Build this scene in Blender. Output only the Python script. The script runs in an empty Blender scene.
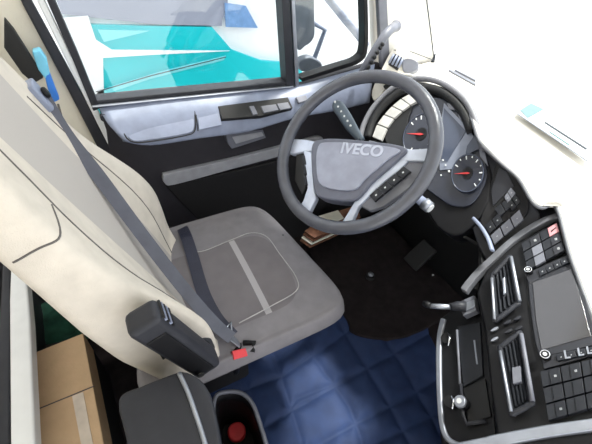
import bpy, bmesh, math, random
from mathutils import Vector as V, Matrix
from mathutils.geometry import tessellate_polygon
random.seed(4)
PI = math.pi
col = bpy.context.scene.collection

# ------------------------------------------------------------------ camera
F_PX, W_PX, H_PX = 367.0, 592, 444
CAM = V((0, 0, 1.5))
_p, _y, _r = math.radians(43), math.radians(32), math.radians(5.5)
FW = V((math.sin(_y)*math.cos(_p), math.cos(_y)*math.cos(_p), -math.sin(_p)))
_rt = V((math.cos(_y), -math.sin(_y), 0)); _up = _rt.cross(FW)
RT = _rt*math.cos(_r) + _up*math.sin(_r)
UP = -_rt*math.sin(_r) + _up*math.cos(_r)
cd = bpy.data.cameras.new('camera'); cam = bpy.data.objects.new('camera', cd); col.objects.link(cam)
cd.sensor_width = 36; cd.lens = F_PX/W_PX*36; cd.clip_start = .02; cd.clip_end = 200
cam.matrix_world = Matrix.Translation(CAM) @ Matrix((RT, UP, -FW)).transposed().to_4x4()
bpy.context.scene.camera = cam

def ray(x, y): return FW + RT*((x-296)/F_PX) - UP*((y-222)/F_PX)
class Plane:
    """a real surface plane in the cab; .p() gives the point of it seen at a photo pixel, lifted by off"""
    def __init__(s, P, n): s.P = V(P); s.n = V(n).normalized()
    def p(s, x, y, off=0.0):
        d = ray(x, y); P = s.P + s.n*off
        return CAM + d*(((P-CAM).dot(s.n))/d.dot(s.n))
def PZ(z): return Plane((0, 0, z), (0, 0, 1))
def PY(y): return Plane((0, y, 0), (0, -1, 0))
def onz(x, y, z): return PZ(z).p(x, y)
def ony(x, y, Y): return PY(Y).p(x, y)
def dep(x, y, d): return CAM + ray(x, y)*d

# ------------------------------------------------------------------ materials
def lin(c):
    c /= 255.0
    return c/12.92 if c <= .04045 else ((c+.055)/1.055)**2.4
def mat(name, rgb, rough=.6, metal=0.0, bump=0.0, scale=300, var=.12, spec=.5, vscale=25, coat=0):
    m = bpy.data.materials.new(name); m.use_nodes = True
    nt = m.node_tree; b = nt.nodes['Principled BSDF']
    c = [lin(v) for v in rgb]
    tc = nt.nodes.new('ShaderNodeTexCoord')
    n = nt.nodes.new('ShaderNodeTexNoise'); n.inputs['Scale'].default_value = vscale; n.inputs['Detail'].default_value = 4
    nt.links.new(tc.outputs['Object'], n.inputs['Vector'])
    r = nt.nodes.new('ShaderNodeValToRGB')
    r.color_ramp.elements[0].position = .3; r.color_ramp.elements[1].position = .7
    r.color_ramp.elements[0].color = [v*(1-var) for v in c]+[1]; r.color_ramp.elements[1].color = [min(1, v*(1+var)) for v in c]+[1]
    nt.links.new(n.outputs['Fac'], r.inputs['Fac']); nt.links.new(r.outputs['Color'], b.inputs['Base Color'])
    b.inputs['Roughness'].default_value = rough; b.inputs['Metallic'].default_value = metal
    b.inputs['Specular IOR Level'].default_value = spec
    b.inputs['Coat Weight'].default_value = coat
    if bump:
        n2 = nt.nodes.new('ShaderNodeTexNoise'); n2.inputs['Scale'].default_value = scale; n2.inputs['Detail'].default_value = 2
        nt.links.new(tc.outputs['Object'], n2.inputs['Vector'])
        bp = nt.nodes.new('ShaderNodeBump'); bp.inputs['Strength'].default_value = bump; bp.inputs['Distance'].default_value = .002
        nt.links.new(n2.outputs['Fac'], bp.inputs['Height']); nt.links.new(bp.outputs['Normal'], b.inputs['Normal'])
    return m
def glass(name, rgb=(255, 255, 255), refl=.06):
    m = bpy.data.materials.new(name); m.use_nodes = True; nt = m.node_tree
    for n in list(nt.nodes): nt.nodes.remove(n)
    o = nt.nodes.new('ShaderNodeOutputMaterial'); mx = nt.nodes.new('ShaderNodeMixShader')
    t = nt.nodes.new('ShaderNodeBsdfTransparent'); g = nt.nodes.new('ShaderNodeBsdfGlossy')
    t.inputs['Color'].default_value = [lin(v) for v in rgb]+[1]; g.inputs['Roughness'].default_value = .03
    mx.inputs['Fac'].default_value = refl
    nt.links.new(t.outputs[0], mx.inputs[1]); nt.links.new(g.outputs[0], mx.inputs[2]); nt.links.new(mx.outputs[0], o.inputs[0])
    return m
M = dict(
 black=mat('black_plastic', (20, 20, 23), .5, bump=.15, scale=900, spec=.25),
 black_soft=mat('matt_black_plastic', (22, 21, 24), .8),
 charcoal=mat('charcoal_plastic', (46, 47, 53), .5, bump=.15, scale=900, spec=.3),
 grey=mat('grey_plastic', (112, 114, 124), .45, bump=.1, scale=800),
 stalk=mat('blue_grey_plastic', (88, 100, 112), .4),
 badge=mat('badge_grey', (182, 187, 204), .4),
 print_cyan=mat('cyan_print', (100, 127, 131), .7),
 strip=mat('pale_strip_plastic', (158, 159, 166), .5),
 trim_grey=mat('dull_trim_grey', (98, 99, 105), .45),
 door_dark=mat('dark_door_plastic', (46, 44, 50), .55, bump=.3, scale=600),
 door_light=mat('pale_door_plastic', (136, 144, 166), .38, bump=.15, scale=700),
 silver=mat('satin_silver', (158, 162, 172), .42, .7),
 chrome=mat('chrome', (225, 227, 232), .12, 1.0),
 rim=mat('wheel_leather', (76, 78, 87), .25, bump=.25, scale=500, spec=.6),
 hub=mat('airbag_plastic', (146, 150, 168), .42, bump=.1, scale=900),
 hub_edge=mat('airbag_edge', (96, 99, 114), .4),
 spoke=mat('spoke_silver', (190, 197, 214), .35, .35),
 dash_top=mat('pale_dash_top', (226, 222, 214), .6, bump=.2, scale=400, var=.04),
 dash_edge=mat('grey_dash_edge', (118, 118, 124), .5),
 cluster=mat('cluster_face', (42, 45, 56), .25),
 cluster_mid=mat('cluster_grey', (124, 130, 146), .3),
 lcd=mat('dark_display', (66, 73, 90), .18, var=.05),
 icon_dim=mat('dim_print', (158, 160, 164), .5, var=.02),
 screen=mat('navigation_display', (52, 51, 54), .12, var=.05, spec=.9),
 button=mat('button_black', (36, 38, 44), .45, spec=.3),
 button_glare=mat('button_glare', (196, 194, 190), .4),
 icon=mat('white_print', (226, 228, 230), .5, var=.02),
 red=mat('red_plastic', (205, 50, 58), .45),
 red_print=mat('red_print', (214, 60, 62), .5, var=.02),
 pink=mat('pale_red_button', (214, 150, 156), .5),
 fabric=mat('grey_seat_fabric', (126, 123, 127), .95, bump=.6, scale=700, spec=.1, var=.08),
 backrest=mat('pale_seat_fabric', (208, 200, 189), .95, bump=.5, scale=600, spec=.1, var=.07),
 seam=mat('seam_thread', (96, 92, 90), .9),
 piping=mat('pale_thread', (172, 170, 170), .9),
 belt=mat('belt_webbing', (86, 88, 100), .6, bump=.5, scale=900),
 belt_dark=mat('dark_belt_webbing', (40, 42, 60), .5, bump=.5, scale=900),
 mat_blue=mat('blue_quilted_leatherette', (31, 51, 92), .75, bump=.3, scale=500, var=.15),
 carpet=mat('black_carpet', (40, 35, 36), .95, bump=.9, scale=400, spec=.15, var=.3),
 rubber=mat('black_rubber', (18, 18, 20), .6),
 card=mat('cardboard', (206, 176, 142), .9, bump=.3, scale=120, var=.05, spec=.1),
 tape=mat('pale_packing_tape', (214, 200, 184), .4),
 cream=mat('cream_panel', (220, 214, 200), .7, bump=.3, scale=300, var=.04),
 white=mat('white_panel', (232, 234, 236), .5, var=.03),
 green=mat('green_cloth', (26, 72, 58), .9, bump=.6, scale=100, var=.4),
 blue=mat('blue_plastic', (52, 122, 214), .4),
 cyan_light=mat('pale_blue_plastic', (120, 200, 232), .4),
 teal=mat('teal_paint', (20, 196, 206), .35, var=.05, vscale=1),
 teal_pale=mat('pale_teal_paint', (130, 222, 230), .4, var=.03),
 truck_grey=mat('grey_truck_panel', (150, 154, 172), .5, var=.04, vscale=2),
 truck_white=mat('white_truck_paint', (245, 247, 250), .5, var=.01),
 truck_dark=mat('dark_trim', (40, 46, 56), .5),
 truck_blue=mat('blue_decal', (110, 150, 200), .5),
 asphalt=mat('pale_yard_concrete', (200, 200, 198), .9, var=.05, vscale=3),
 paper=mat('paper', (236, 234, 222), .8),
 brown=mat('brown_paper', (112, 74, 56), .8, var=.35, vscale=60),
 clear=glass('window_glass', (250, 253, 253), .05),
 mirror_shell=mat('mirror_shell', (112, 118, 130), .5),
)

# ------------------------------------------------------------------ mesh helpers
class MB:
    def __init__(s): s.bm = bmesh.new(); s.mats = []
    def mi(s, m):
        if m not in s.mats: s.mats.append(m)
        return s.mats.index(m)
    def poly(s, front, back, m='black'):
        """closed solid between two matching outlines"""
        i = s.mi(m); n = len(front)
        f = [s.bm.verts.new(p) for p in front]; b = [s.bm.verts.new(p) for p in back]
        faces = []
        for t in tessellate_polygon([[V(p) for p in front]]):
            faces.append(s.bm.faces.new([f[k] for k in t])); faces.append(s.bm.faces.new([b[k] for k in reversed(t)]))
        for k in range(n):
            faces.append(s.bm.faces.new([f[k], f[(k+1) % n], b[(k+1) % n], b[k]]))
        for q in faces: q.material_index = i
        bmesh.ops.recalc_face_normals(s.bm, faces=faces)
        bmesh.ops.dissolve_limit(s.bm, angle_limit=.002, verts=f+b, edges=list({e for q in faces for e in q.edges}))
        return s
    def prism(s, pts, pl, th, m='black', off=0.0):
        fr = [pl.p(x, y, off) for x, y in pts]
        return s.poly(fr, [p - pl.n*th for p in fr], m)
    def box(s, c, sx, sy, sz, m='black', ax=None):
        i = s.mi(m); c = V(c)
        A = ax if ax else (V((1, 0, 0)), V((0, 1, 0)), V((0, 0, 1)))
        vs = [s.bm.verts.new(c + A[0]*(sx/2*a) + A[1]*(sy/2*b) + A[2]*(sz/2*d)) for a in (-1, 1) for b in (-1, 1) for d in (-1, 1)]
        fs = [s.bm.faces.new([vs[k] for k in q]) for q in ((0, 1, 3, 2), (4, 6, 7, 5), (0, 4, 5, 1), (2, 3, 7, 6), (0, 2, 6, 4), (1, 5, 7, 3))]
        for f in fs: f.material_index = i
        bmesh.ops.recalc_face_normals(s.bm, faces=fs); return s
    def tube(s, pts, r, m='black', seg=10, closed=False, flat=None, smooth=True):
        """tube along points; r a number or list; flat=(width, thickness, side vector) makes a strap"""
        i = s.mi(m); pts = [V(p) for p in pts]; n = len(pts); rings = []
        prev = None
        for k, p in enumerate(pts):
            a = pts[(k-1) % n] if (closed or k) else p; b = pts[(k+1) % n] if (closed or k < n-1) else p
            t = (b-a).normalized()
            if flat:
                u = flat[2](k/(n-1)) if callable(flat[2]) else V(flat[2]); u = (u - t*u.dot(t)).normalized()
            else:
                u = prev if prev else (V((0, 0, 1)) if abs(t.z) < .9 else V((1, 0, 0)))
                u = (u - t*u.dot(t)).normalized(); prev = u
            w = t.cross(u); rr = r[k] if isinstance(r, (list, tuple)) else r
            ring = []
            if flat:
                for (x, y) in ((-1, -1), (1, -1), (1, 1), (-1, 1)): ring.append(s.bm.verts.new(p + u*(x*flat[0]/2) + w*(y*flat[1]/2)))
            else:
                for q in range(seg): ring.append(s.bm.verts.new(p + u*(math.cos(2*PI*q/seg)*rr) + w*(math.sin(2*PI*q/seg)*rr)))
            rings.append(ring)
        fs = []; m_ = len(rings[0])
        for k in range(n if closed else n-1):
            A, B = rings[k], rings[(k+1) % n]
            for q in range(m_):
                f = s.bm.faces.new([A[q], A[(q+1) % m_], B[(q+1) % m_], B[q]]); f.material_index = i; f.smooth = smooth and not flat; fs.append(f)
        if not closed:
            for g in (rings[0], rings[-1]): f = s.bm.faces.new(g); f.material_index = i; fs.append(f)
        bmesh.ops.recalc_face_normals(s.bm, faces=fs); return s
    def cyl(s, c, axis, r, h, m='black', seg=24, r2=None):
        a = V(axis).normalized(); c = V(c); r2 = r if r2 is None else r2
        return s.tube([c, c + a*h], [r, r2], m, seg)
    def ball(s, c, r, m='black', sc=(1, 1, 1), seg=16):
        i = s.mi(m)
        g = bmesh.ops.create_uvsphere(s.bm, u_segments=seg, v_segments=seg//2+2, radius=r)
        for v in g['verts']: v.co = V((v.co.x*sc[0], v.co.y*sc[1], v.co.z*sc[2])) + V(c)
        for f in {f for v in g['verts'] for f in v.link_faces}: f.material_index = i; f.smooth = True
        return s
    def grid(s, fn, nu, nv, m='black', closed_u=False):
        i = s.mi(m); vs = [[s.bm.verts.new(fn(a/nu, b/nv)) for b in range(nv+1)] for a in range(nu if closed_u else nu+1)]
        fs = []
        for a in range(nu):
            for b in range(nv):
                a2 = (a+1) % nu if closed_u else a+1
                f = s.bm.faces.new([vs[a][b], vs[a2][b], vs[a2][b+1], vs[a][b+1]]); f.material_index = i; f.smooth = True; fs.append(f)
        bmesh.ops.recalc_face_normals(s.bm, faces=fs); return s

ORIGIN = {}
def tag(o, label=None, cat=None, group=None, kind=None):
    if label: o['label'] = label
    if cat: o['category'] = cat
    if group: o['group'] = group
    if kind: o['kind'] = kind
    return o
def thing(name, loc, label, cat, group=None):
    o = bpy.data.objects.new(name, None); col.objects.link(o); o.location = loc; o.empty_display_size = .05
    ORIGIN[o] = V(loc); return tag(o, label, cat, group)
def build(name, mb, parent=None, bevel=0.0, seg=2, sub=0, smooth=False, label=None, bang=35):
    me = bpy.data.meshes.new(name)
    if parent is not None:
        off = ORIGIN[parent]
        for v in mb.bm.verts: v.co -= off
    else:
        bb = list(mb.bm.verts); off = V(((min(v.co.x for v in bb)+max(v.co.x for v in bb))/2, (min(v.co.y for v in bb)+max(v.co.y for v in bb))/2, min(v.co.z for v in bb)))
        for v in bb: v.co -= off
    mb.bm.to_mesh(me); mb.bm.free()
    for k in mb.mats: me.materials.append(M[k])
    o = bpy.data.objects.new(name, me); col.objects.link(o)
    if parent is not None: o.parent = parent
    else: o.location = off
    ORIGIN[o] = off
    if bevel:
        b = o.modifiers.new('bevel', 'BEVEL'); b.width = bevel; b.segments = seg; b.limit_method = 'ANGLE'; b.angle_limit = math.radians(bang)
        b.use_clamp_overlap = True
        for p in me.polygons: p.use_smooth = True
        w = o.modifiers.new('wn', 'WEIGHTED_NORMAL'); w.keep_sharp = False
    if sub:
        q = o.modifiers.new('sub', 'SUBSURF'); q.levels = sub; q.render_levels = sub
    if smooth:
        for p in me.polygons: p.use_smooth = True
    if label: o['label'] = label
    return o
def struct(name, mb, **k):
    o = build(name, mb, **k); o['kind'] = 'structure'; return o
def spline(pts, n=6, closed=False):
    pts = [tuple(p) for p in pts]; out = []; N = len(pts)
    for k in range(N if closed else N-1):
        P = [pts[(k+j) % N] if closed else pts[min(max(k+j, 0), N-1)] for j in (-1, 0, 1, 2)]
        for q in range(n):
            t = q/n
            out.append(tuple(.5*((2*P[1][d]) + (-P[0][d]+P[2][d])*t + (2*P[0][d]-5*P[1][d]+4*P[2][d]-P[3][d])*t*t + (-P[0][d]+3*P[1][d]-3*P[2][d]+P[3][d])*t**3) for d in range(len(P[0]))))
    if not closed: out.append(pts[-1])
    return out
def quad(a, b, c, d, u, v):   # bilinear, a=(0,0) b=(1,0) c=(1,1) d=(0,1)
    return tuple((1-u)*(1-v)*a[k] + u*(1-v)*b[k] + u*v*c[k] + (1-u)*v*d[k] for k in range(len(a)))
def sub(Q, u0, u1, v0, v1, g=0):
    return [quad(*Q, u0+g, v0+g), quad(*Q, u1-g, v0+g), quad(*Q, u1-g, v1-g), quad(*Q, u0+g, v1-g)]
def band(c, w0, w1=None):   # pixel polyline -> outline of a strip w wide
    w1 = w0 if w1 is None else w1; L, R = [], []
    for k, p in enumerate(c):
        a = c[max(k-1, 0)]; b = c[min(k+1, len(c)-1)]; dx, dy = b[0]-a[0], b[1]-a[1]; l = math.hypot(dx, dy)
        w = w0 + (w1-w0)*k/(len(c)-1)
        L.append((p[0]-dy/l*w/2, p[1]+dx/l*w/2)); R.append((p[0]+dy/l*w/2, p[1]-dx/l*w/2))
    return L + R[::-1]

# ------------------------------------------------------------------ surfaces of the cab
S = Plane(dep(562, 305, .78), (-.55, .33, .77))         # centre stack
K = Plane((.88, .55, .93), (-.75, -.05, .66))           # instrument cluster
L = Plane(dep(470, 375, .86), (-.62, .42, .66))         # lower console
D = PY(1.17)                                            # door
WC = V((.556, .651, .989)); WN = V((-.693, -.128, .710)).normalized()
WP = Plane(WC, WN)

exec_parts = []
# =================================================================== SETTING
z0 = .08
b = MB(); b.box((.5, .3, z0-.03), 2.6, 2.1, .06, 'carpet'); struct('floor', b)
b = MB(); b.box((1.32, .3, .5), .05, 1.8, .9, 'rubber'); struct('wall_front', b)
b = MB(); b.box((-.75, .3, 1.05), .04, 2.1, 2.0, 'cream'); struct('wall_back', b)
# pillar lining behind the door
PB = PY(1.19)
b = MB()
b.prism([(-60, -90), (24, -90), (26, 3), (102, 150), (112, 180), (112, 250), (-60, 250)], PB, .03, 'cream')
b.box((-.42, 1.205, .36), .66, .03, .56, 'door_dark'); struct('wall_left', b, bevel=.004)
b = MB(); b.prism(band([(8, -40), (27, 3), (66, 75), (105, 150), (135, 215)], 9, 12), PY(1.17), .03, 'charcoal', 0.0)
struct('trim_1', b, bevel=.006)
b = MB(); b.prism(band([(22, -40), (42, 3), (77, 75), (112, 146)], 7), PY(1.172), .02, 'white', 0.0)
struct('trim_2', b, bevel=.004)

# =================================================================== DOOR
door = MB()
# lower inner panel
door.prism([(97, 103), (106, 130), (110, 160), (112, 290), (420, 300), (470, 215), (430, 110), (378, 62), (298, 86)], PY(1.17), .03, 'door_dark')
d1 = struct('door_1', door, bevel=.004)
# window frame rails
b = MB()
b.prism(band([(34, -40), (52, 3), (76, 58), (97, 110)], 7.5), PY(1.165), .05, 'charcoal')
b.prism(band([(282.5, -60), (286, 3), (291, 92)], 8), PY(1.16), .05, 'charcoal')
b.prism(band([(290, -60), (293.5, 3), (298, 92)], 3.5), PY(1.158), .04, 'silver')
b.prism(band([(92, 103), (150, 97), (294, 83)], 3.6), PY(1.165), .05, 'charcoal')
b.prism(band([(92, 107.5), (150, 101.5), (294, 87)], 1.6), PY(1.155), .05, 'silver')
f = build('window_frame', b, d1, bevel=.003)
b = MB()
fr = [(363.5, -60), (366, 3), (366.5, 45), (363, 60), (350, 66), (320, 74), (303, 79), (296, 74), (294.5, 60), (294, -60)]
b.prism(band(spline([(364, -60), (366, 3), (366, 48), (359, 61), (340, 68), (302, 80)], 4), 4), PY(1.16), .04, 'black')
build('quarter_window_frame', b, d1, bevel=.002)
b = MB(); b.prism([(36, -60), (54, 3), (98, 106), (291, 87), (286, -60)], PY(1.185), .004, 'clear'); struct('window_1', b)
b = MB(); b.prism([(292, -60), (298, 82), (340, 70), (366, 55), (366, -60)], PY(1.185), .004, 'clear'); struct('window_2', b)
# pale top ledge of the door with real depth towards the seat
def ledge(t, s_):
    top = [(98, 113), (150, 106), (200, 100.5), (250, 96), (294, 91), (340, 80), (372, 68)]
    P0 = [ony(x, y, 1.168) for x, y in top]
    return P0
b = MB()
topl = spline([(99, 108), (150, 101), (200, 95.5), (250, 91), (294, 86), (335, 75), (375, 64)], 4)
edge = spline([(108, 124), (150, 121), (200, 114), (250, 107), (296, 98), (335, 90), (372, 80)], 4)
bot = spline([(122, 138), (150, 142), (200, 135), (250, 128), (296, 115), (335, 108), (370, 100)], 4)
i = b.mi('door_light')
P0 = [ony(*p, 1.166) for p in topl]; P1 = [ony(*p, 1.115) for p in edge]; P2 = [ony(*p, 1.09) for p in bot]
P3 = [V((p.x, 1.169, p.z-.03)) for p in P2]
n = len(P0)
rows = []
for k in range(n):
    prof = spline([P0[k], P1[k], P2[k], V((P2[k].x, P2[k].y+.012, P2[k].z-.018)), P3[k]], 4)
    rows.append([b.bm.verts.new(q) for q in prof])
for k in range(n-1):
    for q in range(len(rows[0])-1):
        fc = b.bm.faces.new([rows[k][q], rows[k+1][q], rows[k+1][q+1], rows[k][q+1]]); fc.smooth = True
for rr in (rows[0], rows[-1]): b.bm.faces.new(rr)
bmesh.ops.recalc_face_normals(b.bm, faces=b.bm.faces[:])
build('armrest_ledge', b, d1, label='pale grey upper ledge of the door')
# storage lid, joint, switch recess
LD = Plane(ony(200, 124, 1.098), (0, -.62, .78))
b = MB(); b.prism(spline([(122, 120), (160, 114), (191, 111), (194, 116), (194, 129), (185, 134), (150, 140), (134, 141), (126, 134)], 3, True), LD, .006, 'door_light', .006)
build('storage_lid', b, d1, bevel=.003)
b = MB(); b.tube([LD.p(x, y, .0095) for x, y in spline([(121, 119), (160, 113), (191, 110), (195, 115), (195, 130), (186, 135.5), (150, 141.5), (133, 142), (125, 135)], 3, True)], .0022, 'rubber', 6, closed=True); b.tube([LD.p(195.5, 109, .008), LD.p(198, 131, .01)], .0016, 'rubber', 6); build('lid_gap', b, d1)
b = MB(); b.prism([(197, 110), (219, 108), (221, 121), (222, 125), (199, 130)], LD, .006, 'door_light', .006)
build('trim_tile', b, d1, bevel=.002)
b = MB(); b.prism([(218, 106), (288, 97), (293, 108), (262, 116), (222, 119)], LD, .02, 'rubber', .013)
build('switch_recess', b, d1, bevel=.002)
for Q in ([(261, 106), (276, 104), (279, 110), (264, 113)], [(277, 103.5), (288, 102), (291, 108), (280, 110)], [(249, 106), (254, 105.5), (258, 114), (253, 115)], [(296, 97), (306, 95), (308, 100), (299, 103)]):
    b = MB(); b.prism(Q, LD, .012, 'grey', .019); build('window_switch', b, d1, bevel=.002)
# door opener and trim strip on the dark lower panel
b = MB(); b.prism([(226, 135), (250, 131), (263, 130), (266, 138), (232, 149), (228, 144)], PY(1.14), .03, 'grey'); b.prism([(232, 137), (262, 132), (264, 136), (236, 144)], PY(1.135), .004, 'strip')
build('door_opener', b, d1, bevel=.004)
b = MB(); b.prism(spline([(163, 177), (170, 173.5), (230, 160), (300, 142), (320, 137), (322, 143), (300, 151), (230, 170), (175, 185), (165, 184)], 3, True), PY(1.15), .02, 'strip')
build('trim_strip', b, d1, bevel=.004)
b = MB(); b.prism([(165, 186), (232, 172), (330, 148), (400, 200), (330, 285), (240, 252), (200, 222)], PY(1.155), .02, 'black_soft')
build('door_pocket', b, d1, bevel=.006)
b = MB(); b.cyl(ony(104, 116, 1.165), (0, -1, .2), .012, .025, 'charcoal'); build('lock_knob', b, d1, bevel=.002)
# =================================================================== OUTSIDE
b = MB(); b.box((3, 6, -1.35), 40, 40, .1, 'asphalt'); struct('ground', b)
T = thing('parked_truck', (2, 3.3, -1.3), 'teal and white truck with grey upper panel parked outside the side window', 'truck')
TY = PY(2.6)
x0, x1, zt, zb = -1.5, 3.0, 2.6, -1.1
b = MB(); b.box(((x0+x1)/2, 2.63+1.1, (zt+zb)/2), x1-x0, 2.2, zt-zb, 'truck_white'); build('body', b, T, bevel=.04)
b = MB(); b.prism([(60, 24), (150, 26), (212, 27), (232, 50), (262, 61), (300, 64), (320, 140), (60, 160)], TY, .03, 'teal'); build('teal_panel', b, T)
b = MB(); b.prism([(40, -40), (225, -40), (228, 5), (222, 20), (222, 26), (150, 24), (62, 14)], TY, .03, 'truck_grey'); build('grey_panel', b, T)
b = MB(); b.prism([(96, 40), (112, 50), (230, 51), (150, 55), (103, 58), (104, 95), (66, 112), (40, 20), (88, 16)], TY, .01, 'truck_white', .012); build('white_swoosh', b, T)
b = MB(); b.prism([(98, 91), (160, 72), (226, 56), (224, 60), (150, 79), (112, 92), (96, 97)], TY, .01, 'teal_pale', .012); b.prism([(98, 30), (150, 31), (104, 42)], TY, .01, 'teal_pale', .012)
build('pale_stripe', b, T)
b = MB(); b.prism([(225, 3), (246, 6), (258, 28), (226, 27)], TY, .01, 'truck_blue', .012); build('decal', b, T)
b = MB(); b.tube([TY.p(96, 92, .02), TY.p(150, 76, .02), TY.p(226, 57, .02)], .003, 'truck_dark'); build('panel_gap', b, T)
# outside mirror in front of the quarter window
mr = thing('side_mirror', ony(305, 30, 1.4), 'grey door mirror housing seen through the small quarter window', 'mirror')
b = MB(); b.prism(spline([(296, -40), (312, -30), (315, 20), (314, 38), (306, 46), (297, 44)], 4, True), PY(1.36), .08, 'mirror_shell'); build('housing', b, mr, bevel=.015)
b = MB(); b.prism(spline([(299, 62), (310, 57), (321, 62), (322, 68), (312, 72), (301, 71)], 4, True), PY(1.36), .04, 'mirror_shell'); build('wide_angle_mirror', b, mr, bevel=.008)
b = MB(); b.tube([ony(313, 62, 1.38), ony(325, 30, 1.42), ony(308, 20, 1.39)], .01, 'door_light'); build('bracket', b, mr)
# light frame bar of something outside
b = MB(); b.tube([ony(322, -10, 1.75), ony(366, 45, 1.75)], .022, 'truck_grey'); tag(build('mirror_arm', b), 'long pale grey mirror arm slanting outside the quarter window', 'mirror arm')

# =================================================================== A PILLAR
b = MB(); b.prism([(372, -60), (376, 70), (398, 78), (436, 62), (428, -60)], PY(1.172), .04, 'dash_top'); struct('trim_3', b, bevel=.01)
b = MB(); b.prism(band([(381, -60), (383, 3), (386, 68)], 9), PY(1.155), .03, 'grey'); struct('trim_4', b, bevel=.004)
gh = thing('grab_handle', ony(362, 74, 1.1), 'slanting grey grab handle with ribbed grip on the front pillar', 'grab handle')
b = MB(); b.tube(spline([ony(359, 80, 1.1), ony(366, 66, 1.06), ony(378, 46, 1.05), ony(388, 32, 1.06), ony(396, 26, 1.1)], 5), [.016]*20+[.02], 'grey', 14)
build('handle_bar', b, gh)
b = MB()
for k in range(7):
    q = V(spline([ony(366.5, 71, 1.035), ony(374.5, 57.5, 1.03), ony(382.5, 44.5, 1.03)], 3)[k]); b.ball(q, .0075, 'rubber', seg=8)
build('grip_rib', b, gh)

# =================================================================== DASHBOARD
dash = thing('dashboard', (1.2, .4, z0), 'wide curved truck dashboard with pale top and dark driver side panels', 'dashboard')
def edge3(p):
    x, y, z = p; return onz(x, y, z)
E_ = [(376, 72, .965), (392, 74, 1.0), (410, 74, 1.02), (430, 84, 1.04), (447, 89, 1.05), (458.6, 98, 1.05), (471, 113, 1.04), (480, 138, 1.02), (490, 150, 1.0), (504, 163, .985), (520, 177, .975), (534, 200, .965), (544, 206, .96), (554, 202.5, .96), (561, 213, .955), (571, 250, .935), (585, 289, .915), (600, 330, .90), (622, 400, .87), (650, 520, .84)]
Ee = [onz(*p) for p in spline(E_, 4)]
b = MB()
def fn(u, v):
    k = u*(len(Ee)-1); i_ = min(int(k), len(Ee)-2); a = Ee[i_].lerp(Ee[i_+1], k-i_)
    q = V((1.62, 1.195-1.95*u, .955))
    v = v**1.5; r = a.lerp(q, v); w_ = min(1, v*5); w_ = w_*w_*(3-2*w_); r.z = a.z + (.955-a.z)*w_ 
    return r
b.grid(fn, 72, 24, 'dash_top')
o = build('top_panel', b, dash, label='pale dash top washed out by daylight'); so = o.modifiers.new('s', 'SOLIDIFY'); so.thickness = .01; so.offset = -1
# defroster slots, antenna
b = MB()
b.prism(band([(449, 69), (476, 84)], 1.6), PZ(.9615), .006, 'grey'); b.prism(band([(455, 69), (476, 80)], 1.2), PZ(.9615), .006, 'grey'); build('defroster_slot', b, dash)
# grey rolled lip along the edge
b = MB(); lip = [q+V((-.002, 0, -.006)) for q in Ee[12:-8]]; b.tube(lip, .0045, 'trim_grey', 10); build('edge_lip', b, dash)
# skirt of dark plastic below the edge, filling behind the panels
def wall_prism(name, px, pl, th, m, bev=.004, par=dash, off=0, lab=None):
    b = MB(); b.prism(px, pl, th, m, off); return build(name, b, par, bevel=bev, label=lab)
# cluster
hood_out = spline([(362, 138), (364, 124), (374, 106), (392, 89), (412, 82), (436, 84), (456, 95), (469, 111), (478, 134), (486, 152), (492, 175), (489, 200), (476, 222), (456, 236), (436, 226), (420, 200), (395, 172), (372, 158)], 3, True)
wall_prism('cluster_housing', hood_out, K, .10, 'black', .008, off=-.004)
# raised hood arc, left black crescent and grey outer rim
b = MB(); arc = [K.p(x, y, .02) for x, y in spline([(360, 140), (364, 124), (375, 105), (394, 87), (414, 79), (436, 81), (456, 92), (470, 108), (479, 133), (484, 150)], 5)]
b.tube(arc, .009, 'dash_edge', 12); build('cluster_hood', b, dash)
b = MB(); arc = [K.p(x, y, .012) for x, y in spline([(368, 138), (373, 122), (383, 107), (398, 94), (416, 88), (436, 90), (452, 99), (464, 113), (472, 132)], 5)]
b.tube(arc, .014, 'rubber', 12); build('hood_liner', b, dash)
face = wall_prism('instrument_panel', spline([(384, 132), (392, 116), (405, 104), (425, 97), (445, 99), (460, 110), (471, 130), (482, 150), (487, 172), (482, 190), (470, 205), (452, 206), (436, 196), (415, 180), (395, 160)], 3, True), K, .01, 'cluster', .003, off=.004)
# switch row around the left of the cluster, reflected glare painted as pale grey
sw = [(372, 137), (377, 124), (384, 114.5), (392, 106), (401, 98.5), (411, 93)]
si = [(381, 141), (387, 128), (394, 118.5), (402, 111), (410, 105), (419, 100)]
for k in range(5):
    b = MB(); Q = [quad(sw[k], sw[k+1], si[k+1], si[k], u, v) for u, v in ((.04, 0), (.96, 0), (.96, 1), (.04, 1))]
    b.prism(Q, K, .012, 'button_glare', .018); build('switch', b, dash, bevel=.0015, label='switch left of the gauges with glare painted pale grey')
b = MB(); b.prism([(369, 140), (381, 143), (386, 153), (377, 160), (367, 150)], K, .012, 'grey', .016); build('switch_cap', b, dash, bevel=.002)
b = MB(); b.prism(spline([(385, 136), (391, 121), (402, 110), (412, 107), (408, 122), (408, 146), (413, 164), (400, 158), (390, 148)], 3, True), K, .004, 'rubber', .009); build('dark_recess', b, face)
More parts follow.
